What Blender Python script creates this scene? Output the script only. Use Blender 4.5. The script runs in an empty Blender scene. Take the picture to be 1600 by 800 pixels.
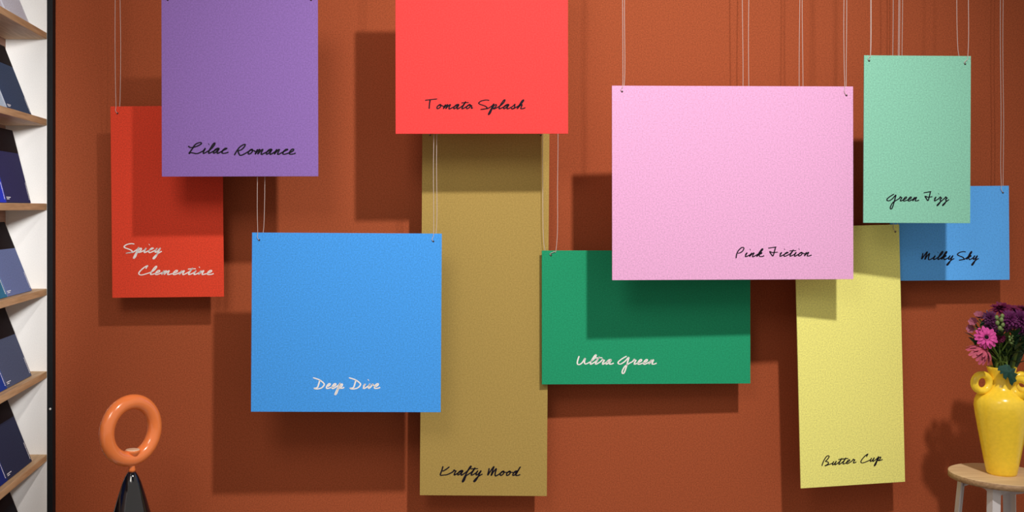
import bpy, math, random
from mathutils import Vector, Matrix, Euler
random.seed(7)
SC = bpy.context.scene
COL = SC.collection

# ------------------------------------------------------------------ camera
CAM_H = 1.30
cd = bpy.data.cameras.new('camera'); cam = bpy.data.objects.new('camera', cd); COL.objects.link(cam)
cam.location = (0, -3.0, CAM_H); cam.rotation_euler = (math.pi/2, 0, 0)
cd.sensor_width = 36; cd.lens = 36*1680/1600
cd.shift_x = 255/1600; cd.shift_y = -75/1600
cd.clip_start = 0.05
SC.camera = cam

# ------------------------------------------------------------------ world
w = bpy.data.worlds.new('world'); SC.world = w; w.use_nodes = True
w.node_tree.nodes['Background'].inputs[0].default_value = (1.0, 0.90, 0.80, 1)
w.node_tree.nodes['Background'].inputs[1].default_value = 0.50

# ------------------------------------------------------------------ lamps
def aim(o, target):
    o.rotation_euler = (Vector(target)-o.location).to_track_quat('-Z', 'Y').to_euler()
def spot(name, loc, target, power, angle, blend, radius, color):
    l = bpy.data.lights.new(name, 'SPOT'); l.energy = power; l.spot_size = math.radians(angle); l.spot_blend = blend
    l.shadow_soft_size = radius; l.color = color
    o = bpy.data.objects.new(name, l); COL.objects.link(o); o.location = loc; aim(o, target); return o
def area(name, loc, target, power, size, color, spread=180):
    l = bpy.data.lights.new(name, 'AREA'); l.energy = power; l.size = size; l.color = color; l.spread = math.radians(spread)
    o = bpy.data.objects.new(name, l); COL.objects.link(o); o.location = loc; aim(o, target); return o
KEY = spot('track_spotlight', (1.25, -2.66, CAM_H+2.66), (0.60, 0, CAM_H-0.36), 610, 49, 1.0, 0.075, (1.0, 0.93, 0.87))
FILL = area('soft_fill_light', (-0.80, -3.0, 3.0), (-0.22, 0, CAM_H+0.42), 7.5, 1.0, (1.0, 0.93, 0.84), 80)  # added soft fill from the upper left, lifts the card shadows; not a fixture
SHELF = spot('shelf_fill_light', (0.25, -4.6, 1.90), (-3.38, 0.0, CAM_H), 1450, 50, 0.09, 0.22, (1.0, 0.98, 0.96))  # unseen fill added behind the camera, its cone edge brightens only the shelf end

# ------------------------------------------------------------------ exposure
vs = SC.view_settings
vs.view_transform = 'Standard'; vs.look = 'None'; vs.gamma = 1; vs.use_curve_mapping = False
vs.exposure = 0.0

# ------------------------------------------------------------------ materials
def mat(name, col, rough=0.7, spec=0.3, grain=0.0, gscale=600, bump=0.0, coat=0.0, trans=0.0):
    m = bpy.data.materials.new(name); m.use_nodes = True
    nt = m.node_tree; b = nt.nodes['Principled BSDF']
    b.inputs['Roughness'].default_value = rough
    b.inputs['Specular IOR Level'].default_value = spec
    b.inputs['Base Color'].default_value = (*col, 1)
    if coat: b.inputs['Coat Weight'].default_value = coat; b.inputs['Coat Roughness'].default_value = 0.06
    if trans: b.inputs['Transmission Weight'].default_value = trans
    if grain or bump:
        tc = nt.nodes.new('ShaderNodeTexCoord')
        n = nt.nodes.new('ShaderNodeTexNoise'); n.inputs['Scale'].default_value = gscale
        n.inputs['Detail'].default_value = 2.0
        nt.links.new(tc.outputs['Object'], n.inputs['Vector'])
        if grain:
            r = nt.nodes.new('ShaderNodeMapRange')
            r.inputs['From Min'].default_value = 0.3; r.inputs['From Max'].default_value = 0.7
            r.inputs['To Min'].default_value = 1-grain; r.inputs['To Max'].default_value = 1+grain
            nt.links.new(n.outputs['Fac'], r.inputs['Value'])
            mx = nt.nodes.new('ShaderNodeVectorMath'); mx.operation = 'SCALE'
            mx.inputs[0].default_value = col
            nt.links.new(r.outputs['Result'], mx.inputs['Scale'])
            nt.links.new(mx.outputs[0], b.inputs['Base Color'])
        if bump:
            bp = nt.nodes.new('ShaderNodeBump'); bp.inputs['Strength'].default_value = bump
            bp.inputs['Distance'].default_value = 0.002
            nt.links.new(n.outputs['Fac'], bp.inputs['Height']); nt.links.new(bp.outputs[0], b.inputs['Normal'])
    return m
def wood(name, c1, c2, axis=1, scale=1.0, rough=0.55):
    m = bpy.data.materials.new(name); m.use_nodes = True
    nt = m.node_tree; b = nt.nodes['Principled BSDF']; b.inputs['Roughness'].default_value = rough
    b.inputs['Specular IOR Level'].default_value = 0.3
    tc = nt.nodes.new('ShaderNodeTexCoord'); mp = nt.nodes.new('ShaderNodeMapping')
    s = [60*scale]*3; s[axis] = 4*scale; mp.inputs['Scale'].default_value = s
    n = nt.nodes.new('ShaderNodeTexNoise'); n.inputs['Scale'].default_value = 2.5; n.inputs['Detail'].default_value = 6
    cr = nt.nodes.new('ShaderNodeValToRGB')
    cr.color_ramp.elements[0].position = 0.35; cr.color_ramp.elements[0].color = (*c1, 1)
    cr.color_ramp.elements[1].position = 0.68; cr.color_ramp.elements[1].color = (*c2, 1)
    nt.links.new(tc.outputs['Object'], mp.inputs['Vector']); nt.links.new(mp.outputs[0], n.inputs['Vector'])
    nt.links.new(n.outputs['Fac'], cr.inputs['Fac']); nt.links.new(cr.outputs[0], b.inputs['Base Color'])
    return m
def paper(name, col): return mat(name, col, 0.8, 0.15, grain=0.15, gscale=280)

M = {}
M['terracotta'] = mat('terracotta wall paint', (0.342, 0.078, 0.029), 0.85, 0.15, grain=0.20, gscale=280, bump=0.12)
M['white_paint'] = mat('white paint', (0.84, 0.84, 0.83), 0.75, 0.2, grain=0.04, gscale=400)
M['floor'] = mat('grey concrete floor', (0.30, 0.27, 0.24), 0.7, 0.3, grain=0.15, gscale=20)
M['ceiling'] = mat('dark ceiling paint', (0.12, 0.11, 0.10), 0.9, 0.1, grain=0.05, gscale=50)
M['black_metal'] = mat('black powder coat', (0.006, 0.007, 0.009), 0.6, 0.2, grain=0.2, gscale=200)
M['oak'] = wood('oak', (0.52, 0.33, 0.175), (0.70, 0.48, 0.27), axis=1)
M['oak_back'] = wood('oak veneer', (0.26, 0.13, 0.09), (0.36, 0.20, 0.14), axis=1)
M['plywood'] = wood('birch plywood', (0.60, 0.42, 0.23), (0.76, 0.56, 0.33), axis=0, scale=1.2)
M['ply_edge'] = wood('plywood edge', (0.30, 0.18, 0.09), (0.45, 0.29, 0.16), axis=0, scale=1.2)
M['ink'] = mat('black ink', (0.006, 0.004, 0.012), 0.6, 0.2)
M['white_ink'] = mat('white ink', (0.86, 0.85, 0.84), 0.6, 0.2)
M['band'] = mat('blackish maroon print', (0.009, 0.004, 0.006), 0.75, 0.12, grain=0.2, gscale=280)
M['print'] = mat('pale print', (0.86, 0.88, 0.92), 0.6, 0.2)
M['cord'] = mat('nylon cord', (0.60, 0.50, 0.48), 0.35, 0.5)
M['hole'] = mat('punched hole', (0.03, 0.015, 0.015), 0.9, 0.1)
M['screw'] = mat('steel screw', (0.7, 0.7, 0.7), 0.3, 0.6)
M['black_glaze'] = mat('black glaze', (0.006, 0.007, 0.011), 0.08, 0.6, coat=0.7)
M['orange_glaze'] = mat('orange glaze', (0.93, 0.245, 0.065), 0.22, 0.5, coat=0.6)
M['orange_pale'] = mat('pale glaze plug', (0.88, 0.62, 0.42), 0.3, 0.5)
M['yellow_glaze'] = mat('yellow glaze', (1.0, 0.70, 0.048), 0.24, 0.4, coat=0.15, grain=0.05, gscale=120, bump=0.10)
M['white_metal'] = mat('white powder coat', (0.66, 0.64, 0.66), 0.5, 0.4)
M['dark_bolt'] = mat('dark bolt', (0.05, 0.07, 0.08), 0.4, 0.5)
M['stem'] = mat('green stem', (0.10, 0.17, 0.03), 0.5, 0.3)
M['leaf'] = mat('dark green leaf', (0.020, 0.060, 0.025), 0.5, 0.3, grain=0.25, gscale=150)
M['rim_leaf'] = mat('blue green leaf', (0.012, 0.060, 0.045), 0.5, 0.3, grain=0.2, gscale=150)
M['silver_leaf'] = mat('pale grey green leaf', (0.22, 0.26, 0.20), 0.5, 0.3)
M['bud'] = mat('pale green bud', (0.17, 0.25, 0.08), 0.5, 0.3)
M['petal_pink'] = mat('hot pink petal', (0.62, 0.07, 0.32), 0.6, 0.2, grain=0.2, gscale=120)
M['petal_salmon'] = mat('salmon pink petal', (0.46, 0.085, 0.14), 0.6, 0.2, grain=0.2, gscale=120)
M['petal_purple'] = mat('purple petal', (0.11, 0.012, 0.085), 0.6, 0.2, grain=0.3, gscale=160)
M['petal_magenta'] = mat('dark magenta petal', (0.13, 0.008, 0.050), 0.6, 0.2, grain=0.3, gscale=160)
M['petal_violet'] = mat('dark violet petal', (0.075, 0.010, 0.060), 0.6, 0.2, grain=0.3, gscale=160)
M['petal_pale'] = mat('pale pink petal', (0.36, 0.11, 0.17), 0.6, 0.2, grain=0.2, gscale=160)
M['flower_eye'] = mat('dark flower eye', (0.015, 0.008, 0.010), 0.8, 0.1)

# ------------------------------------------------------------------ mesh helpers
def mesh(name, V, F, m, parent=None, smooth=False):
    me = bpy.data.meshes.new(name); me.from_pydata([tuple(v) for v in V], [], F); me.update()
    me.materials.append(m)
    if smooth: me.polygons.foreach_set('use_smooth', [True]*len(me.polygons))
    o = bpy.data.objects.new(name, me); COL.objects.link(o)
    if parent is not None: o.parent = parent
    return o
def thing(name, loc, label, cat, group=None, rot=(0, 0, 0)):
    o = bpy.data.objects.new(name, None); COL.objects.link(o); o.location = loc; o.rotation_euler = rot
    o.empty_display_size = 0.05
    return tag(o, label, cat, group)
def tag(o, label, cat=None, group=None):
    o['label'] = label
    if cat: o['category'] = cat
    if group: o['group'] = group
    return o
def structure(o): o['kind'] = 'structure'; return o
class Geo:
    def __init__(s): s.V = []; s.F = []
    def add(s, V, F, T=None):
        k = len(s.V)
        s.V += [tuple((T @ Vector(v)) if T is not None else v) for v in V]; s.F += [tuple(i+k for i in f) for f in F]
        return s
    def build(s, name, m, parent=None, smooth=False): return mesh(name, s.V, s.F, m, parent, smooth)
BOXF = [(0,3,2,1),(4,5,6,7),(0,1,5,4),(1,2,6,5),(2,3,7,6),(3,0,4,7)]
def boxg(x0, x1, y0, y1, z0, z1):
    return [(x0,y0,z0),(x1,y0,z0),(x1,y1,z0),(x0,y1,z0),(x0,y0,z1),(x1,y0,z1),(x1,y1,z1),(x0,y1,z1)], BOXF
def box(name, b, m, parent=None, bevel=0.0):
    o = mesh(name, *boxg(*b), m, parent)
    if bevel:
        md = o.modifiers.new('bevel', 'BEVEL'); md.width = bevel; md.segments = 2
    return o
def latheg(profile, n=48, cap0=True, cap1=True):
    V = []; F = []
    for (r, z) in profile:
        for i in range(n):
            a = 2*math.pi*i/n; V.append((r*math.cos(a), r*math.sin(a), z))
    for j in range(len(profile)-1):
        for i in range(n):
            k = (i+1) % n
            F.append((j*n+i, j*n+k, (j+1)*n+k, (j+1)*n+i))
    if cap0: F.append(tuple(range(n-1, -1, -1)))
    if cap1: F.append(tuple((len(profile)-1)*n+i for i in range(n)))
    return V, F
def torusg(R, r, n=56, m=20):
    V = []; F = []
    for i in range(n):
        a = 2*math.pi*i/n
        for j in range(m):
            b = 2*math.pi*j/m
            V.append(((R+r*math.cos(b))*math.cos(a), (R+r*math.cos(b))*math.sin(a), r*math.sin(b)))
    for i in range(n):
        for j in range(m):
            i2, j2 = (i+1) % n, (j+1) % m
            F.append((i*m+j, i2*m+j, i2*m+j2, i*m+j2))
    return V, F
def tubeg(P, r, n=8):
    P = [Vector(p) for p in P]; R = r if isinstance(r, (list, tuple)) else [r]*len(P)
    V = []; F = []; u = None
    for i, p in enumerate(P):
        t = (P[min(i+1, len(P)-1)]-P[max(i-1, 0)]).normalized()
        if u is None: u = t.orthogonal().normalized()
        u = (u-t*u.dot(t)).normalized(); v = t.cross(u)
        for k in range(n):
            a = 2*math.pi*k/n; V.append(tuple(p+(u*math.cos(a)+v*math.sin(a))*R[i]))
    for i in range(len(P)-1):
        for k in range(n):
            k2 = (k+1) % n; F.append((i*n+k, i*n+k2, (i+1)*n+k2, (i+1)*n+k))
    F.append(tuple(range(n-1, -1, -1))); F.append(tuple((len(P)-1)*n+k for k in range(n)))
    return V, F
def smooth_path(P, n=6):
    P = [Vector(p) for p in P]
    if len(P) < 3: return P
    out = []
    for i in range(len(P)-1):
        a, b, c, d = P[max(i-1, 0)], P[i], P[i+1], P[min(i+2, len(P)-1)]
        for k in range(n):
            t = k/n
            out.append(0.5*((2*b)+(c-a)*t+(2*a-5*b+4*c-d)*t*t+(3*b-a-3*c+d)*t**3))
    out.append(P[-1]); return out
def sphereg(r, n=12, m=8, squash=1.0):
    prof = [(max(1e-4, r*math.sin(math.pi*j/m)), -r*squash*math.cos(math.pi*j/m)) for j in range(m+1)]
    return latheg(prof, n)

# ------------------------------------------------------------------ setting
structure(box('floor', (-1.2, 3.2, -5.0, 0.1, -0.1, 0), M['floor']))
structure(box('ceiling', (-1.2, 3.2, -5.0, 0.1, 4.30, 4.40), M['ceiling']))
structure(box('wall_back', (-0.96, 2.9, 0.0, 0.1, 0, 4.30), M['terracotta']))
structure(box('wall_left', (-1.06, -0.96, -1.0, 0.1, 0, 4.30), M['white_paint']))
tr = thing('trim_1', (-0.8258, -0.015, 0), 'narrow black metal profile between the white shelf end and the terracotta wall', None)
structure(tr)
box('metal_profile', (-0.0080, 0.0080, -0.015, 0.015, 0, 3.2), M['black_metal'], tr, 0.001)
sg = Geo().add(*latheg([(0.0032, 0), (0.0030, 0.0010), (0.0018, 0.0016)], 12), T=Matrix.Rotation(math.pi/2, 4, 'X'))
s = sg.build('screw_head', M['screw'], tr, True); s.location = (0.001, -0.015, 0.745); s['label'] = 'small bright screw head'

# ------------------------------------------------------------------ shelf unit on the left wall
ZS = [CAM_H+v for v in (0.7170, 0.4840, 0.2457, 0.0124, -0.2227, -0.4508, -0.6806, -0.9100)]
unit = thing('display_shelf', (-0.897, -0.46, 0), 'wall-mounted oak display shelf unit with a white end panel, at the left edge', 'shelf')
def ub(name, b, m, bev=0): return box(name, (b[0]+0.897, b[1]+0.897, b[2]+0.46, b[3]+0.46, b[4], b[5]), m, unit, bev)
o = ub('end_panel', (-0.960, -0.834, -0.030, -0.0005, 0.0, 2.6), M['white_paint']); o['label'] = 'white painted end panel'
o = ub('back_panel', (-0.960, -0.948, -0.90, -0.030, 0.0, 2.6), M['oak_back'])
for z in ZS: ub('shelf', (-0.948, -0.834, -0.90, -0.030, z-0.0182, z), M['oak'], 0.0012)
ub('shelf', (-0.948, -0.834, -0.90, -0.030, 0.06, 0.08), M['oak'], 0.0012)

rows = ['top', 'second', 'third', 'fourth', 'fifth', 'lowest', '']
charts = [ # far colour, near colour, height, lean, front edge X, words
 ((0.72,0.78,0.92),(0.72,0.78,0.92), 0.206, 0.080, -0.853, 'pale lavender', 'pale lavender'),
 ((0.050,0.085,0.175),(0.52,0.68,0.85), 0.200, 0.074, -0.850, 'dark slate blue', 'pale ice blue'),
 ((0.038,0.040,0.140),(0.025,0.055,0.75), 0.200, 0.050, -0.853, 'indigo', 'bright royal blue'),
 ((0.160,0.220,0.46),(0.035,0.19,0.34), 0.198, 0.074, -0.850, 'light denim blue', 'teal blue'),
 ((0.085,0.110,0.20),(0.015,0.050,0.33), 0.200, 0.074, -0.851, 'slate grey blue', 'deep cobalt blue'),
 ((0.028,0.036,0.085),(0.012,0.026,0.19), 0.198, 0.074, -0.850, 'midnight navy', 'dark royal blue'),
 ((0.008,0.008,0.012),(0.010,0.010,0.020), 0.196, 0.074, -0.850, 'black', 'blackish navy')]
for i, (cf, cn, L, ln, xf, wf, wn) in enumerate(charts):
    z = ZS[i+1]; ang = math.asin(ln/L)
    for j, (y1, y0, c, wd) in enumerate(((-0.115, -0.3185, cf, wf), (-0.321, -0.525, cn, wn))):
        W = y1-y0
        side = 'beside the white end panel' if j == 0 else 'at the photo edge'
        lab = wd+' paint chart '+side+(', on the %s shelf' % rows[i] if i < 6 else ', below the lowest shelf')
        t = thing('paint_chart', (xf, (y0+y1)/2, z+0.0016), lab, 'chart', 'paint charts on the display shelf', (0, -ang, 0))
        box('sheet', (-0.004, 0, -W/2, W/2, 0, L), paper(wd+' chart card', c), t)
        if i > 0:
            bz = L*(0.70, 0.70, 0.68, 0.62, 0.60, 0.66, 0.66)[i]
            b = box('top_band', (-0.001, 0.0003, -W/2, W/2, bz, L+0.0002), M['band'], t); b['label'] = 'blackish maroon band printed across the top'
        g = Geo()
        # column of fine print up the far edge, and two short lines at the lower near corner
        zz = 0.008
        while zz < 0.052:
            h = random.uniform(0.0015, 0.004)
            g.add(*boxg(0.0001, 0.0004, W/2-0.0085, W/2-0.0055, zz, zz+h)); zz += h+0.0009
        p = g.build('side_print', M['print'], t); p['label'] = 'fine pale print along the side edge'
        g2 = Geo()
        for zl, ww in ((0.0125, 0.030), (0.0085, 0.018)):
            yy = -W/2+0.008; e = yy+ww
            while yy < e:
                h = random.uniform(0.0015, 0.0045)
                g2.add(*boxg(0.0001, 0.0004, yy, yy+h, zl, zl+0.0018)); yy += h+0.0010
        p = g2.build('corner_print', M['print'], t); p['label'] = 'fine pale print in the lower corner'

# ------------------------------------------------------------------ handwriting
GL = { # upright glyphs: advance, main stroke, extra strokes
'i': (1.0, [(0,.1),(.3,.45),(.5,.98),(.46,.5),(.5,.12),(.7,0)], [[(.75,1.72),(.8,1.80)]]),
'e': (1.15, [(0,.1),(.5,.4),(.82,.75),(.72,1),(.48,.95),(.3,.5),(.4,.1),(.7,0)], []),
'c': (1.15, [(0,.1),(.45,.6),(.85,.88),(.8,.98),(.55,.95),(.32,.55),(.36,.12),(.7,0)], []),
'l': (0.95, [(0,.1),(.45,.7),(.8,1.5),(.74,2),(.54,1.85),(.4,1),(.4,.3),(.6,0)], []),
'n': (1.5, [(0,.1),(.28,.5),(.42,.95),(.38,.5),(.34,.02),(.52,.5),(.78,.92),(.9,.85),(.88,.4),(.95,.08),(1.15,0)], []),
'm': (2.0, [(0,.1),(.28,.5),(.42,.95),(.38,.5),(.34,.02),(.5,.5),(.74,.92),(.84,.8),(.8,.02),(.98,.5),(1.24,.92),(1.36,.85),(1.34,.4),(1.42,.08),(1.62,0)], []),
'a': (1.45, [(0,.1),(.5,.65),(.95,.9),(.7,1.0),(.4,.75),(.28,.3),(.45,.0),(.75,.3),(1.0,.92),(.94,.4),(1.02,.06),(1.2,0)], []),
'o': (1.3, [(0,.1),(.45,.7),(.75,.98),(.45,.85),(.28,.4),(.5,.02),(.85,.25),(.92,.7),(.72,.95),(.85,.72),(1.15,.7)], []),
'r': (1.2, [(0,.1),(.32,.6),(.45,1.08),(.58,.88),(.9,.85),(.82,.4),(.9,.04),(1.05,.02)], []),
's': (1.15, [(0,.1),(.4,.55),(.62,1.02),(.7,.7),(.85,.3),(.68,.02),(.32,.1),(.7,.0)], []),
't': (0.95, [(0,.1),(.35,.7),(.6,1.62),(.5,.8),(.46,.2),(.65,0)], [[(-.15,1.30),(.4,1.38),(1.25,1.40)]]),
'y': (1.35, [(0,.1),(.28,.5),(.42,.98),(.38,.4),(.52,.02),(.82,.3),(1.05,.98),(1.02,.2),(.98,-.9),(.8,-1.4),(.62,-1.25),(.8,-.7),(1.1,-.2)], []),
'h': (1.45, [(0,.1),(.4,.8),(.74,1.65),(.64,2),(.46,1.7),(.36,.8),(.3,.02),(.52,.6),(.8,.95),(.9,.6),(.94,.1),(1.15,0)], []),
'k': (1.4, [(0,.1),(.4,.8),(.74,1.65),(.64,2),(.46,1.7),(.36,.8),(.3,.02),(.45,.55),(.8,1.02),(.92,.82),(.6,.5),(.82,.12),(1.1,0)], []),
'd': (1.5, [(0,.1),(.5,.65),(.9,.92),(.6,1.0),(.34,.65),(.34,.1),(.7,.15),(.98,1),(1.12,1.9),(1.0,1),(.96,.2),(1.15,0)], []),
'p': (1.4, [(0,.1),(.32,.7),(.46,1.15),(.43,.2),(.38,-.95),(.48,-1.3),(.64,-.95),(.58,0),(.65,.6),(.88,.95),(1.08,.75),(1.02,.3),(.78,.05),(1.05,.02)], []),
'f': (1.0, [(0,.1),(.38,.8),(.72,1.65),(.62,1.95),(.5,1.5),(.44,.3),(.38,-1.1),(.5,-1.5),(.66,-1.1),(.6,-.2),(.75,.02)], []),
'u': (1.45, [(0,.1),(.28,.5),(.42,.98),(.38,.4),(.52,.02),(.82,.3),(1.02,.98),(.98,.4),(1.05,.06),(1.2,0)], []),
'v': (1.3, [(0,.1),(.28,.5),(.42,.98),(.42,.4),(.58,.02),(.85,.35),(.98,.95),(1.05,.72),(1.25,.7)], []),
'z': (1.3, [(0,.1),(.35,.6),(.5,1.0),(.64,.75),(.92,.72),(.74,.25),(.98,.05),(1.0,-.6),(.76,-1.2),(.62,-1.05),(.9,-.5)], []),
}
CAP = { # slanted as written: advance, strokes, joins the next letter
'S': (2.0, [[(2.07,1.86),(1.5,1.97),(.6,1.75),(.1,1.3),(.35,1.0),(1.1,.7),(1.55,.4),(1.6,.12),(1.2,-.05),(.4,-.17)]], [(.4,-.17),(1.2,-.02),(1.8,.08)]),
'C': (1.75, [], [(1.55,1.45),(1.45,1.6),(1.75,2.15),(1.2,1.8),(.5,1.0),(.15,.35),(.35,-.05),(1.0,.0)]),
'L': (2.1, [[(0,1.4),(.5,1.12),(1.5,1.35),(2.3,1.85),(2.1,2.1),(1.3,1.75),(.75,.9),(.1,-.1)]], [(.1,-.1),(.5,.12),(.9,.05),(1.6,-.05)]),
'R': (2.1, [], [(0,-.2),(.5,.7),(1.1,1.5),(1.9,1.95),(1.85,1.5),(1.3,.9),(.75,.65),(.85,.1),(1.3,-.2)]),
'T': (1.9, [[(0,1.9),(1.2,2.05),(2.4,2.2)],[(1.0,2.0),(.88,1),(.8,0)]], None),
'D': (2.35, [[(0,2.25),(1.3,1.8),(2.2,1.1),(2.25,.65),(1.7,.1),(.8,-.1),(.25,.05),(.9,.2),(1.2,1.0),(1.4,1.75)]], None),
'K': (1.75, [[(1.75,1.75),(1.0,1.1),(.4,.75)]], [(.5,1.85),(.3,1),(0,-.05),(.6,-.05),(1.3,.05)]),
'M': (2.15, [], [(.35,1.6),(.2,.8),(.05,.1),(.5,.8),(1.3,1.95),(1.05,1.1),(.75,0),(1.2,.8),(1.8,1.5),(1.6,.7),(1.55,.1),(1.8,-.05)]),
'U': (2.0, [], [(.35,1.75),(.1,.9),(0,.2),(.3,-.1),(.9,.3),(1.5,1.3),(1.35,.5),(1.6,.05)]),
'G': (2.4, [], [(1.8,1.75),(.9,1.2),(.15,.55),(.1,.15),(.6,.05),(1.4,.6),(2.2,1.5),(2.0,.6),(1.7,-.6),(1.3,-1.8),(.95,-2.0),(.9,-1.5),(1.4,-.5),(2.1,.05)]),
'P': (1.35, [[(.05,-.4),(.15,.5),(.5,1.5),(1.2,2.3),(1.6,2.15),(1.4,1.5),(.9,1.0),(.4,.85)]], None),
'F': (2.0, [[(0,2.05),(.9,2.2),(1.8,2.35)],[(1.6,2.3),(1.35,1.2),(1.05,.1),(.7,.5),(.35,1.2),(1.0,.95),(2.1,1.05)]], None),
'B': (2.0, [[(0,0),(.4,1.2),(1.1,2.4),(1.6,2.6),(1.7,2.2),(1.2,1.5),(.8,1.15)]], [(.8,1.15),(1.4,.95),(1.5,.45),(.7,-.05),(1.3,.1)]),
}
SLANT = 0.42
def word_strokes(word):
    x = 0; S = []; cur = []
    for ch in word:
        if ch in CAP:
            adv, extra, join = CAP[ch]
            S += [[(x+a, b) for a, b in e] for e in extra]
            cur = [(x+a, b) for a, b in join] if join else []
        else:
            adv, main, extra = GL[ch]
            q = main if (not cur) else main[1:]
            if not cur: q = main[1:]
            cur += [(x+a+SLANT*b, b) for a, b in q]
            S += [[(x+a+SLANT*b, b) for a, b in e] for e in extra]
        x += adv
    if cur: cur += [(x+0.10, 0.10), (x+0.40, 0.26)]; S.append(cur)
    return S
def lettering(words, m, parent, label):
    g = Geo()
    for (word, u0, u1, v0, v1, xh) in words:
        S = word_strokes(word)
        xs = [p[0] for s in S for p in s]; a, b = min(xs), max(xs)
        for s in S:
            P = [((p[0]-a)/(b-a)*(u1-u0)+u0, p[1]*xh+v0+(v1-v0)*(p[0]-a)/(b-a)) for p in s]
            Q = smooth_path([(p[0], 0, p[1]) for p in P], 5) if len(P) > 2 else [Vector((p[0], 0, p[1])) for p in P]
            V = []; F = []
            for i, q in enumerate(Q):
                t = Q[min(i+1, len(Q)-1)]-Q[max(i-1, 0)]
                if t.length < 1e-7: t = Vector((1, 0, 0))
                t.normalize(); nrm = Vector((-t.z, 0, t.x))
                hw = xh*(0.108+0.045*abs(t.z)) if len(P) > 2 else xh*0.19
                if len(P) > 2 and i in (0, len(Q)-1): hw *= 0.6
                V.append((q.x-nrm.x*hw, -0.0005, q.z-nrm.z*hw)); V.append((q.x+nrm.x*hw, -0.0005, q.z+nrm.z*hw))
            F = [(2*i, 2*i+2, 2*i+3, 2*i+1) for i in range(len(Q)-1)]
            g.add(V, F)
    o = g.build('lettering', m, parent); o['label'] = label
    return o

# ------------------------------------------------------------------ hanging colour cards
CEIL = 4.30
def hanging_card(colour, label, geo, words, ink, holes, offs, inkname):
    cx, cz, W, H, yaw, roll, d = geo
    root = thing('hanging_card', (cx, -d, CAM_H+cz), label, 'card', 'hanging colour cards', (0, -roll, yaw))
    T = 0.0030
    box('sheet', (-W/2, W/2, 0, T, -H/2, H/2), paper(label+' paper', colour), root, 0.0004)
    lettering(words, M[ink], root, inkname+' handwritten script lettering')
    Mw = Matrix.Translation((cx, -d, CAM_H+cz)) @ Euler((0, -roll, yaw)).to_matrix().to_4x4(); Mi = Mw.inverted()
    s = (3.0-d)/1680
    for (u, v), (of, ob) in zip(holes, offs):
        e = Geo().add(*latheg([(0.0026, 0), (0.0026, 0.0003)], 12), T=Matrix.Translation((u, -0.0001, v)) @ Matrix.Rotation(math.pi/2, 4, 'X'))
        e.build('punched_hole', M['hole'], root)
        ht = Mw @ Vector((u, 0, H/2)); hp = Mw @ Vector((u, 0, v))
        g = Geo()
        for sgn, off in ((-1, of), (1, ob)):
            y = hp.y-0.0013 if sgn < 0 else hp.y+T+0.0013
            x = hp.x+off*s
            P = [(hp.x, y, hp.z)]
            if sgn < 0: P += [(hp.x-0.0035, y-0.001, hp.z+0.004), (hp.x+(off*s-0.0035)*.6, y-0.0006, hp.z+0.010)]
            P += [(hp.x+off*s*0.75, y, ht.z), (x, y, ht.z+0.06)]
            z = ht.z+0.06
            ph = random.uniform(0, 6); k = 0
            while z < CEIL-0.2:
                z += 0.11; k += 1
                P.append((x+0.0012*math.sin(ph+k*1.3), y, min(z, CEIL)))
            P.append((x, y, CEIL))
            P = [Mi @ Vector(p) for p in smooth_path(P, 3)]
            g.add(*tubeg(P, 0.00075, 5))
        g.build('hanging_cord', M['cord'], root, True)
    return root
RED = 0
hanging_card((0.24, 0.137, 0.44), 'lilac purple card with black lettering, hung at the top left',
  (-0.2811, 0.3191, 0.4035, 0.4754, 0.0108, 0.0023, 0.2244),
  [('Lilac', -0.1338, -0.0299, -0.1776, -0.1778, 0.0132), ('Romance', -0.015, 0.1435, -0.1803, -0.1806, 0.0132)], 'ink',
  [(-0.1856, 0.2179), (0.1841, 0.2178)], [(-3, 3), (-3, 3)], 'black')
hanging_card((0.86, 0.058, 0.058), 'bright tomato red card with black lettering, cut off by the photo top',
  (0.3433, 0.4329, 0.4455, 0.4824, 0.0047, 0.0013, 0.2244),
  [('Tomato', -0.147, -0.023, -0.1767, -0.1768, 0.0116), ('Splash', -0.0081, 0.1125, -0.1768, -0.1769, 0.0116)], 'ink',
  [(-0.2026, 0.2197), (0.2024, 0.2197)], [(-3, 3), (-3, 3)], 'black')
hanging_card((0.70, 0.058, 0.026), 'orange red card with white lettering, behind the lilac card',
  (-0.4938, 0.0174, 0.3036, 0.5204, 0.0015, 0.0102, 0.0762),
  [('Spicy', -0.1184, -0.0158, -0.1371, -0.1382, 0.0122), ('Clementine', -0.079, 0.1245, -0.1976, -0.1997, 0.0113)], 'white_ink',
  [(-0.1327, 0.2415), (0.1325, 0.2389)], [(-3, 4), (-3, 3)], 'white')
hanging_card((0.058, 0.325, 0.86), 'square sky blue card with white lettering, hung low left of centre',
  (-0.0059, -0.2978, 0.4934, 0.4651, 0.0162, -0.0061, 0.2046),
  [('Deep', -0.0862, -0.0047, -0.1717, -0.1714, 0.0125), ('Dive', 0.0069, 0.0885, -0.1714, -0.1711, 0.0125)], 'white_ink',
  [(-0.2281, 0.2133), (0.2246, 0.2125)], [(-3, 8), (0.5, 6)], 'white')
hanging_card((0.385, 0.272, 0.077), 'tall mustard brown card with black lettering, below the tomato red card',
  (0.3694, -0.2798, 0.3455, 1.0051, 0.0001, -0.0072, 0.0762),
  [('Krafty', -0.1173, -0.0024, -0.4463, -0.4468, 0.0127), ('Mood', 0.0115, 0.1002, -0.4476, -0.447, 0.0127)], 'ink',
  [(-0.1518, 0.4771), (0.1493, 0.4793)], [(-3, 3), (-3, 3)], 'black')
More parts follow.
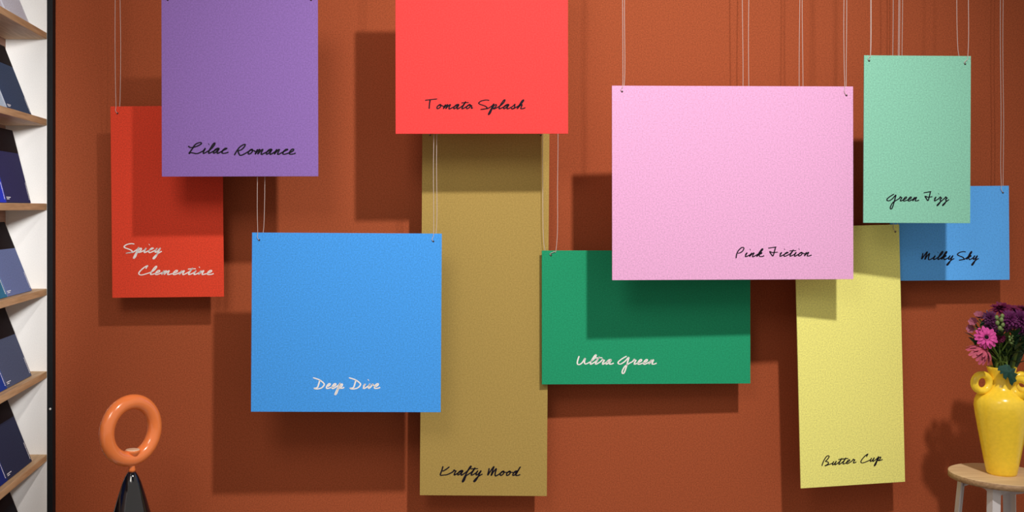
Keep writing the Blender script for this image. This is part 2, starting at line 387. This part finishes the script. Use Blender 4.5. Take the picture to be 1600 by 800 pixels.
hanging_card((0.014, 0.30, 0.145), 'deep green card with white lettering, half behind the pink card',
  (0.807, -0.2961, 0.5692, 0.3623, 0.0234, 0.0006, 0.0843),
  [('Ultra', -0.1885, -0.0891, -0.1266, -0.127, 0.0125), ('Green', -0.0769, 0.0279, -0.1271, -0.1275, 0.0125)], 'white_ink',
  [(-0.2597, 0.1681), (0.2593, 0.1551)], [(10, -12), (2, 13)], 'white')
hanging_card((0.74, 0.39, 0.66), 'wide pale pink card with black lettering, right of centre',
  (0.9941, 0.0649, 0.6335, 0.5006, 0.0419, 0.0014, 0.22),
  [('Pink', 0.0069, 0.081, -0.1907, -0.1909, 0.0103), ('Fiction', 0.0911, 0.2059, -0.1901, -0.1897, 0.0103)], 'ink',
  [(-0.2905, 0.2354), (0.2988, 0.2272)], [(1, 5), (-4, 1)], 'black')
hanging_card((0.235, 0.565, 0.43), 'pale mint green card with black lettering, hung at the top right',
  (1.4698, 0.1775, 0.2786, 0.4327, 0.0176, -0.0043, 0.22),
  [('Green', -0.0782, 0.0053, -0.1596, -0.1593, 0.0103), ('Fizz', 0.017, 0.0839, -0.1592, -0.1581, 0.0103)], 'ink',
  [(-0.1264, 0.2023), (0.1242, 0.1957)], [(2, 4.5), (5, -11)], 'black')
hanging_card((0.112, 0.435, 1.0), 'cornflower blue card with black lettering, behind the mint green card',
  (1.6406, -0.069, 0.3255, 0.2568, 0.0028, 0.0082, 0.0647),
  [('Milky', -0.0776, 0.0117, -0.071, -0.0717, 0.011), ('Sky', 0.0204, 0.0782, -0.0718, -0.0723, 0.011)], 'ink',
  [(-0.1426, 0.1104), (0.1462, 0.1097)], [(3, 9), (-4, 2)], 'black')
hanging_card((0.83, 0.81, 0.235), 'tall butter yellow card with black lettering, between pink card and flower vase',
  (1.3533, -0.3981, 0.3033, 0.6999, 0.1352, 0.025, 0.099),
  [('Butter', -0.0902, 0.0101, -0.293, -0.2901, 0.01), ('Cup', 0.0231, 0.0868, -0.2908, -0.2875, 0.01)], 'ink',
  [(-0.1353, 0.3347), (0.1399, 0.3304)], [(-2, 4), (-4.5, 6)], 'black')

# ------------------------------------------------------------------ black bottle with the orange ring, on a plinth
RX, RY = (206-545)/1680*2.65, -0.35
BZ = 0.353
pl = box('plinth', (RX-0.13, RX+0.13, RY-0.13, RY+0.13, 0, BZ), M['white_paint'], None, 0.002)
tag(pl, 'white square plinth under the black bottle', 'plinth')
rs = thing('ring_bottle', (RX, RY, BZ), 'glossy black bottle topped by an upright orange ceramic ring', 'ornament')
prof = [(0.046, 0), (0.052, 0.006), (0.060, 0.05), (0.062, 0.10), (0.060, 0.145), (0.0535, 0.175), (0.0425, 0.208), (0.0375, 0.226), (0.030, 0.250), (0.0235, 0.270), (0.0165, 0.286), (0.0105, 0.2955), (0.0070, 0.299)]
Geo().add(*latheg([(p[0], p[1]) for p in prof], 56)).build('body', M['black_glaze'], rs, True)
g = Geo().add(*latheg([(0.0085, 0.2975), (0.0090, 0.303), (0.0080, 0.309), (0.0095, 0.320)], 28))
o = g.build('neck', M['orange_glaze'], rs, True); o['label'] = 'short orange neck'
ZC = 0.399
rot = Matrix.Translation((-0.002, 0, ZC)) @ Matrix.Rotation(math.radians(46), 4, 'Z') @ Matrix.Rotation(math.radians(6), 4, 'Y') @ Matrix.Rotation(math.pi/2, 4, 'X')
o = Geo().add(*torusg(0.0700, 0.0186, 72, 24), T=rot).build('ring', M['orange_glaze'], rs, True); o['label'] = 'orange glazed ceramic ring'
pg = Geo().add(*latheg([(0.0130, -0.014), (0.0180, -0.002), (0.0190, 0.0015), (0.0180, 0.0030)], 28), T=Matrix.Translation((0.002, 0, ZC-0.0510)))
o = pg.build('plug', M['orange_glaze'], rs, True)
pg = Geo().add(*latheg([(0.0178, 0.0028), (0.0165, 0.0042), (0.010, 0.0048)], 28), T=Matrix.Translation((0.002, 0, ZC-0.0510)))
q = pg.build('plug_top', M['orange_pale'], o, True); q['label'] = 'pale cream top of the plug'

# ------------------------------------------------------------------ stool
PX = 1/611.0
SX, SY, SZ = (1565-545)/1680*2.75, -0.25, 0.620
st = thing('stool', (SX, SY, 0), 'round plywood stool with white metal legs under the yellow vase', 'stool')
Rs = 0.1215
o = Geo().add(*latheg([(Rs-0.004, SZ-0.0030), (Rs-0.0015, SZ-0.0012), (Rs-0.004, SZ)], 72)).build('seat', M['plywood'], st, False)
g = Geo().add(*latheg([(Rs-0.004, SZ-0.0165), (Rs-0.001, SZ-0.0150), (Rs-0.0012, SZ-0.0012), (Rs-0.004, SZ-0.0008)], 72))
o = g.build('seat_edge', M['ply_edge'], st, True); o['label'] = 'layered plywood edge'
for k in range(4):
    a = math.radians(228+90*k)
    ca, sa = math.cos(a), math.sin(a)
    ux, uy = -sa, ca
    def pt(rad, tan, z): return (ca*rad+ux*tan, sa*rad+uy*tan, z)
    zt = SZ-0.0168
    # leg: folded sheet angle, ridge outward, splayed a little
    g = Geo()
    V = []
    for (z, r, hw) in ((zt, 0.099, 0.0155), (0.0, 0.153, 0.0130)):
        V += [pt(r, 0, z), pt(r-0.012, hw, z), pt(r-0.012, -hw, z), pt(r-0.0030, 0, z), pt(r-0.0145, hw-0.001, z), pt(r-0.0145, -hw+0.001, z)]
    F = [(0,1,7,6),(2,0,6,8),(1,4,10,7),(5,2,8,11),(4,3,9,10),(3,5,11,9),(0,3,4,1),(0,2,5,3),(6,7,10,9),(6,9,11,8)]
    g.add(V, F)
    lg = g.build('leg', M['white_metal'], st)
    bt = Geo().add(*latheg([(0.0048, 0), (0.0048, 0.002), (0.003, 0.004)], 14),
        T=Matrix.Translation(pt(0.0870, -0.009, zt-0.016)) @ Matrix.Rotation(a+math.pi, 4, 'Z') @ Matrix.Rotation(math.pi/2, 4, 'Y'))
    b = bt.build('bolt', M['dark_bolt'], lg, True); b['label'] = 'dark bolt head'
# cross bracket under the seat
for k in range(2):
    a = math.radians(228+90*k); ca, sa = math.cos(a), math.sin(a)
    V = []
    for (r, zb) in ((-0.094, 0.010), (-0.030, 0.030), (0.030, 0.030), (0.094, 0.010)):
        for tn in (-0.002, 0.002):
            V += [(ca*r-sa*tn, sa*r+ca*tn, SZ-0.0170-0.0003*k), (ca*r-sa*tn, sa*r+ca*tn, SZ-0.0170-zb)]
    F = []
    for i in range(3):
        q = 4*i; F += [(q, q+1, q+5, q+4), (q+2, q+6, q+7, q+3), (q, q+4, q+6, q+2), (q+1, q+3, q+7, q+5)]
    F += [(0, 2, 3, 1), (12, 13, 15, 14)]
    mesh('bracket', V, F, M['white_metal'], st)
# skirt plates between the legs (seen as the pale band under the seat)
for k in range(4):
    a0 = math.radians(228+90*k); a1 = a0+math.pi/2
    V = []; n = 8
    for i in range(n+1):
        t = i/n; r = 0.088
        p = Vector((math.cos(a0), math.sin(a0), 0))*r*(1-t)+Vector((math.cos(a1), math.sin(a1), 0))*r*t
        zb = 0.006+0.024*abs(2*t-1)**1.3
        for s_ in (0.0, 0.003):
            q = p*(1-s_/max(p.length, 1e-3))
            V += [(q.x, q.y, SZ-0.0168), (q.x, q.y, SZ-0.0168-zb)]
    F = []
    for i in range(n):
        q = 4*i; F += [(q, q+1, q+5, q+4), (q+2, q+6, q+7, q+3), (q+1, q+3, q+7, q+5)]
    F += [(0, 2, 3, 1), (4*n, 4*n+1, 4*n+3, 4*n+2)]
    mesh('apron', V, F, M['white_metal'], st)

# ------------------------------------------------------------------ vase
va = thing('vase', (SX, SY, SZ), 'glossy yellow ceramic vase with ring handles standing on the stool', 'vase')
prof = [(20, 0.3), (23, 0), (24.5, 3), (28.5, 22), (33.5, 48), (38.5, 74), (42.3, 95), (44, 108), (43.3, 117), (40, 124), (33, 129.5), (25.5, 134), (21.5, 140), (19.5, 148), (19.8, 156), (22.3, 165), (23.8, 170), (23.3, 171.2), (21.8, 170), (17.8, 156), (17.5, 146), (20, 136), (30, 124), (38, 108), (30, 60), (18, 10)]
Geo().add(*latheg([(r*PX*0.865, z*PX*0.978) for r, z in prof], 64)).build('body', M['yellow_glaze'], va, True)
def handle(az, dist, zc, R, r):
    T = Matrix.Rotation(az, 4, 'Z') @ Matrix.Translation((dist*PX, 0, zc*PX)) @ Matrix.Rotation(math.pi/2, 4, 'X')
    o = Geo().add(*torusg(R*PX, r*PX, 40, 16), T=T).build('handle', M['yellow_glaze'], va, True); o['label'] = 'ring-shaped handle'
handle(math.radians(186), 33.0, 143, 12.6, 5.6)
handle(math.radians(-4), 32.0, 143, 12.6, 5.6)
handle(math.radians(-62), 30.0, 139, 12.6, 5.6)

# ------------------------------------------------------------------ flowers
def fp(px, py, dy=0.0): return Vector(((px-545)/1680*(2.75+dy), SY+dy, CAM_H-(py-325)/1680*(2.75+dy)))
def petal_verts(L, W, cup, droop, n=5):
    V = []; F = []
    prof = [0.35, 0.75, 1.0, 0.92, 0.45]
    for i in range(n):
        t = i/(n-1); hw = W*0.5*prof[i]
        z = -droop*L*t*t
        V += [(L*t, -hw, z+cup*hw), (L*t, 0, z), (L*t, hw, z+cup*hw)]
    for i in range(n-1):
        q = 3*i; F += [(q, q+3, q+4, q+1), (q+1, q+4, q+5, q+2)]
    return V, F
def face_matrix(c, n): return Matrix.Translation(c) @ n.normalized().to_track_quat('Z', 'Y').to_matrix().to_4x4()
# the mouth of the vase: every stem goes in through it
def mouth(i, n=26):
    a = i*2.39996; r = 0.0165*math.sqrt((i % n+0.5)/n)
    return Vector((SX+r*math.cos(a), SY+r*math.sin(a), SZ+168*PX))
cnt = [0]
def stem_path(c, nrm):
    i = cnt[0]; cnt[0] += 1
    m = mouth(i); low = Vector((SX+(m.x-SX)*0.5, SY+(m.y-SY)*0.5, SZ+118*PX))
    mid = m.lerp(c, 0.5)+Vector(((m.x-SX)*0.15, 0, 0.006))
    return smooth_path([low, m, mid, c-nrm.normalized()*0.004], 5)
def loc_path(P, root): return [p-root for p in P]
def flower(name, label, cat, c, nrm, group=None):
    root = Vector((c.x, c.y, c.z))
    t = thing(name, root, label, cat, group)
    P = stem_path(c, nrm)
    Geo().add(*tubeg(loc_path(P, root), 0.0019, 7)).build('stem', M['stem'], t, True)
    return t, root
def gerbera(label, c, nrm, r, m, cup, droop, n_out=15):
    t, root = flower('gerbera', label, 'flower', c, nrm, 'gerberas in the vase')
    FM = face_matrix(Vector((0, 0, 0)), nrm)
    me = bpy.data.meshes.new('petal'); V, F = petal_verts(r*0.80, r*0.36, cup, droop); me.from_pydata(V, [], F); me.materials.append(m)
    me.polygons.foreach_set('use_smooth', [True]*len(me.polygons))
    for ring, (n, sc, tilt, off) in enumerate(((n_out, 1.0, 0.10, 0.0), (n_out-4, 0.72, -0.18, 0.15))):
        for k in range(n):
            o = bpy.data.objects.new('petal', me); COL.objects.link(o); o.parent = t
            a = 2*math.pi*(k+off)/n+random.uniform(-.05, .05)
            s_ = sc*random.uniform(0.92, 1.06)
            o.matrix_local = FM @ Matrix.Translation((0, 0, 0.001*ring)) @ Matrix.Rotation(a, 4, 'Z') @ Matrix.Rotation(tilt+random.uniform(-.12, .12), 4, 'Y') @ Matrix.Translation((r*0.20, 0, 0)) @ Matrix.Scale(s_, 4)
    g = Geo()
    for k in range(20):
        a = 2*math.pi*k/20
        g.add(*petal_verts(r*0.20, r*0.07, 0.2, -0.3), T=FM @ Matrix.Rotation(a, 4, 'Z') @ Matrix.Translation((r*0.14, 0, 0.0012)) @ Matrix.Rotation(-0.5, 4, 'Y'))
    g.build('inner_florets', m, t, True)
    e = Geo().add(*sphereg(r*0.20, 14, 8, 0.5), T=FM @ Matrix.Translation((0, 0, 0.001))).build('flower_centre', M['flower_eye'], t, True); e['label'] = 'dark flower centre'
    # green cup behind
    Geo().add(*latheg([(0.002, -0.010), (r*0.22, -0.004), (r*0.25, -0.001)], 16), T=FM).build('calyx', M['leaf'], t, True)
    return t
def mum(label, c, nrm, r, m, layers=((16, 1.0, 0.05), (14, .80, -.30), (11, .58, -.65), (7, .36, -1.0))):
    t, root = flower('chrysanthemum', label, 'flower', c, nrm, 'purple chrysanthemums in the vase')
    FM = face_matrix(Vector((0, 0, 0)), nrm)
    g = Geo()
    for li, (n, sc, tilt) in enumerate(layers):
        for k in range(n):
            a = 2*math.pi*(k+0.5*(li % 2))/n+random.uniform(-.12, .12)
            V, F = petal_verts(r*sc, r*0.30, 0.35, random.uniform(-.05, .25))
            g.add(V, F, T=FM @ Matrix.Translation((0, 0, 0.0012*li)) @ Matrix.Rotation(a, 4, 'Z') @ Matrix.Rotation(tilt+random.uniform(-.15, .15), 4, 'Y') @ Matrix.Translation((r*0.06, 0, 0)))
    o = g.build('petals', m, t, True)
    Geo().add(*latheg([(0.002, -0.008), (r*0.30, -0.003), (r*0.32, 0.000)], 14), T=FM).build('calyx', M['leaf'], t, True)
    return t
gerbera('hot pink gerbera with a dark eye, facing the viewer', fp(1541, 527, -0.052), Vector((-0.12, -1, 0.22)), 17.5*PX, M['petal_pink'], 0.25, 0.10)
gerbera('salmon pink gerbera drooping below the hot pink one', fp(1536, 547, -0.045), Vector((0.42, -0.42, 0.72)), 21*PX, M['petal_salmon'], 0.20, 0.75, 18)
mums = [
 (1564, 483, -.012, (-.25, -.35, .9), 14, 'petal_magenta', 'dark magenta chrysanthemum at the very top of the bouquet'),
 (1583, 487, -.010, (.0, -.5, .85), 13, 'petal_magenta', 'dark magenta chrysanthemum right of the topmost one'),
 (1599, 486, .000, (.3, -.4, .85), 12, 'petal_magenta', 'dark magenta chrysanthemum at the top by the right photo edge'),
 (1579, 499, -.048, (-.1, -1, .35), 13, 'petal_purple', 'round purple chrysanthemum facing the viewer above the stems'),
 (1594, 499, -.050, (.15, -1, .30), 14, 'petal_purple', 'round purple chrysanthemum by the right photo edge'),
 (1600, 512, -.046, (.25, -1, .0), 11, 'petal_purple', 'purple chrysanthemum lowest at the right photo edge'),
 (1547, 497, -.030, (-.4, -.8, .5), 11, 'petal_violet', 'dark violet chrysanthemum above the hot pink gerbera'),
 (1550, 508, -.036, (-.2, -1, .2), 10, 'petal_violet', 'dark violet chrysanthemum just behind the hot pink gerbera'),
 (1573, 510, -.040, (-.2, -1, .0), 8, 'petal_purple', 'small purple chrysanthemum under the round purple one'),
 (1562, 528, -.035, (-.1, -1, -.1), 8, 'petal_magenta', 'small dark magenta chrysanthemum right of the hot pink gerbera'),
 (1616, 497, -.010, (.6, -.6, .5), 12, 'petal_purple', 'purple chrysanthemum outermost on the right side'),
]
for (x, y, d, n, r, m, lab) in mums: mum(lab, fp(x, y, d), Vector(n), 1.13*r*PX, M[m])
# pale pink blossoms
for (x, y, n, lab) in ((1530, 497, (-.4, -.5, .8), 'pale pink blossom at the upper left of the bouquet'),
                       (1523, 505, (-.7, -.6, .4), 'pale pink blossom leftmost in the bouquet'),
                       (1521, 513, (-.8, -.5, .0), 'dusty pink blossom below the leftmost pale one')):
    c = fp(x, y, -.02); nrm = Vector(n)
    t, root = flower('alstroemeria', lab, 'flower', c, nrm, 'pale pink blossoms in the vase')
    FM = face_matrix(Vector((0, 0, 0)), nrm); g = Geo()
    for k in range(6):
        V, F = petal_verts(11*PX, 7.5*PX, 0.5, -0.15)
        g.add(V, F, T=FM @ Matrix.Rotation(k*math.pi/3, 4, 'Z') @ Matrix.Rotation(-0.75, 4, 'Y'))
    g.build('petals', M['petal_pale'], t, True)
# bud spike
for (x, y, sc, lab) in ((1562, 497, 1.0, 'spike of pale green buds in the middle of the bouquet'), (1580, 527, 0.6, 'short spike of small buds above the vase mouth')):
    c = fp(x, y, -.045); nrm = Vector((0, -.2, 1))
    t, root = flower('bud_spike', lab, 'flower', c, nrm)
    for k in range(9):
        a = k*2.4; q = Vector((math.cos(a)*4*PX, math.sin(a)*4*PX, (3-k*2.6)*PX))*sc
        Geo().add(*sphereg(3.0*PX*sc, 10, 6, 1.3), T=Matrix.Translation(q)).build('bud', M['bud'], t, True)
# leafy sprigs
def blade(L, W, n=7, bend=0.3):
    V = []; F = []
    for i in range(n):
        t = i/(n-1); hw = W*0.5*math.sin(math.pi*min(0.985, 0.06+0.93*t))**0.8
        V += [(L*t, -hw, -bend*L*t*t+0.15*hw), (L*t, 0, -bend*L*t*t-0.1*hw), (L*t, hw, -bend*L*t*t+0.15*hw)]
    for i in range(n-1):
        q = 3*i; F += [(q, q+3, q+4, q+1), (q+1, q+4, q+5, q+2)]
    return V, F
def sprig(label, c, n, L, W, m='leaf', spread=0.9):
    nrm = Vector((0, 0, 1))
    t, root = flower('leaf_sprig', label, 'foliage', c, nrm, 'leafy sprigs in the vase')
    me = bpy.data.meshes.new('leaf'); V, F = blade(L, W); me.from_pydata(V, [], F); me.materials.append(M[m])
    me.polygons.foreach_set('use_smooth', [True]*len(me.polygons))
    for k in range(n):
        o = bpy.data.objects.new('leaf', me); COL.objects.link(o); o.parent = t
        a = k*2.4+random.uniform(-.3, .3)
        o.matrix_local = Matrix.Translation((0, 0, -k*1.6*PX)) @ Matrix.Rotation(a, 4, 'Z') @ Matrix.Rotation(-spread+random.uniform(-.3, .5), 4, 'Y') @ Matrix.Scale(random.uniform(.75, 1.1), 4)
for (x, y, d, n, L, W, lab) in (
  (1532, 506, -.030, 9, 14, 4.0, 'grey green leafy sprig behind the pale pink blossoms'),
  (1524, 528, -.020, 5, 14, 4.5, 'dark leafy sprig left of the hot pink gerbera'),
  (1561, 515, -.035, 11, 14, 6, 'dark green sprig under the pale bud spike'),
  (1586, 522, -.045, 13, 17, 6, 'dark green sprig under the round purple chrysanthemums'),
  (1598, 530, -.030, 12, 18, 6, 'dark green sprig at the right photo edge above the vase'),
  (1572, 538, -.015, 12, 17, 6, 'dark green sprig behind the bare stems'),
  (1556, 545, -.005, 10, 16, 6, 'dark green sprig right of the salmon gerbera'),
  (1588, 548, .000, 12, 18, 6, 'dark green sprig low on the right above the vase mouth'),
  (1576, 500, .010, 10, 14, 6, 'dark green sprig deep inside the bouquet')):
    sprig(lab, fp(x, y, d), n+3, 1.25*L*PX, 1.3*W*PX)
# bare stems crossing above the mouth
for k, (x, y) in enumerate(((1549, 528), (1556, 522), (1563, 530), (1570, 520), (1577, 520), (1586, 525))):
    c = fp(x, y, -.020-.003*k); nrm = Vector((0, 0, 1))
    P = stem_path(c, nrm); P = [p+Vector((0, 0, 0)) for p in P]
    root = Vector(c)
    o = Geo().add(*tubeg(loc_path(P, root), 0.0024, 7)).build('flower_stem', M['stem'], None, True); o.location = root
    tag(o, ('leftmost', 'second from left', 'third from left', 'fourth from left', 'fifth from left', 'rightmost')[k]+' of the bare green stems above the yellow vase mouth', 'stem', 'bare flower stems in the vase')
# long curved blade on the right
def long_leaf(pts, W, label, m='leaf'):
    P = smooth_path(pts, 5); root = P[0].copy(); V = []; F = []
    for i, p in enumerate(P):
        t = i/(len(P)-1); hw = W*0.5*math.sin(math.pi*(0.1+0.88*t)); q = p-root
        d = (P[min(i+1, len(P)-1)]-P[max(i-1, 0)]).normalized(); sd = d.cross(Vector((0, -1, 0.2))).normalized()
        V += [q-sd*hw, q+Vector((0, -0.0008, 0)), q+sd*hw]
    for i in range(len(P)-1):
        q = 3*i; F += [(q, q+3, q+4, q+1), (q+1, q+4, q+5, q+2)]
    o = mesh('long_leaf', V, F, M[m], None, True); o.location = root
    return tag(o, label, 'leaf', 'long leaves in the vase')
long_leaf([fp(1580, 590, 0), fp(1584, 568, -.004), fp(1590, 548, -.02), fp(1602, 533, -.03)], 5*PX, 'long narrow leaf arching to the right over the vase mouth', 'stem')
long_leaf([fp(1576, 590, 0), fp(1580, 566, -.006), fp(1586, 553, -.03), fp(1596, 548, -.045)], 4.5*PX, 'short narrow leaf below the long arching one')
# lobed leaf over the rim
def rim_leaf():
    base = fp(1567, 571, -0.040); c = Vector(base)
    out = [(0,0),(-6,-1),(-8,-7),(-4,-6),(-5,-12),(-1,-10),(-1,-17),(2.5,-20),(3.5,-14),(6.5,-18),(9,-26),(12,-29),(13.5,-24),(18,-22),(15.5,-17),(19.5,-12),(15,-10),(17,-4),(11,-4),(9,0.5),(4,1.5)]
    V = []
    for (x, z) in out: V.append((x*1.12*PX, -0.0035*math.sin(min(1, -z/28)*2.2)-0.0008*((x*7) % 3), z*1.08*PX))
    k = len(out); V.append((7*PX, -0.0075, -10*PX))
    V += [(v[0], v[1]+0.0009, v[2]) for v in V[:k+1]]
    F = [(i, (i+1) % k, k) for i in range(k)]+[(k+1+(i+1) % k, k+1+i, 2*k+1) for i in range(k)]
    F += [(i, k+1+i, k+1+(i+1) % k, (i+1) % k) for i in range(k)]
    t = thing('lobed_leaf', base, 'large lobed blue green leaf hanging over the vase rim', 'leaf')
    mesh('blade', V, F, M['rim_leaf'], t, False)
    P = smooth_path([Vector((7*PX, -0.001, -1*PX)), Vector((7*PX, 0.008, 4*PX)), Vector((4*PX, 0.030, 0*PX)), Vector((2*PX, 0.036, -25*PX))], 5)
    Geo().add(*tubeg(P, 0.0013, 6)).build('leaf_stalk', M['stem'], t, True)
rim_leaf()
# pale needle-like tip standing out at the upper left, and a few broad dark leaves filling the bouquet
long_leaf([fp(1546, 520, -.01), fp(1543, 505, -.015), fp(1538, 494, -.02), fp(1533, 489, -.02)], 3*PX, 'pale slender leaf tip left of the dark violet chrysanthemums', 'silver_leaf')
long_leaf([fp(1548, 520, -.01), fp(1546, 504, -.015), fp(1543, 493, -.02), fp(1542, 484, -.02)], 3*PX, 'pale slender leaf tip standing upright at the upper left of the bouquet', 'silver_leaf')
for k, (x0, y0, x1, y1, W, dy, lab) in enumerate((
   (1566, 585, 1559, 520, 15, .018, 'broad dark leaf behind the stems, left of the bud spike'),
   (1572, 585, 1574, 512, 16, .024, 'broad dark leaf behind the stems, under the dark magenta flowers'),
   (1578, 585, 1590, 516, 17, .020, 'broad dark leaf behind the stems, under the purple flowers'),
   (1576, 588, 1604, 530, 13, .006, 'broad dark leaf leaning right by the photo edge'),
   (1562, 588, 1548, 535, 12, .012, 'broad dark leaf leaning left behind the salmon gerbera'))):
    long_leaf([fp(x0, y0, dy*.3), fp((x0*2+x1)/3, (y0*2+y1)/3, dy*.7), fp((x0+x1*2)/3, (y0+y1*2)/3, dy), fp(x1, y1, dy)], W*PX, lab, 'leaf')
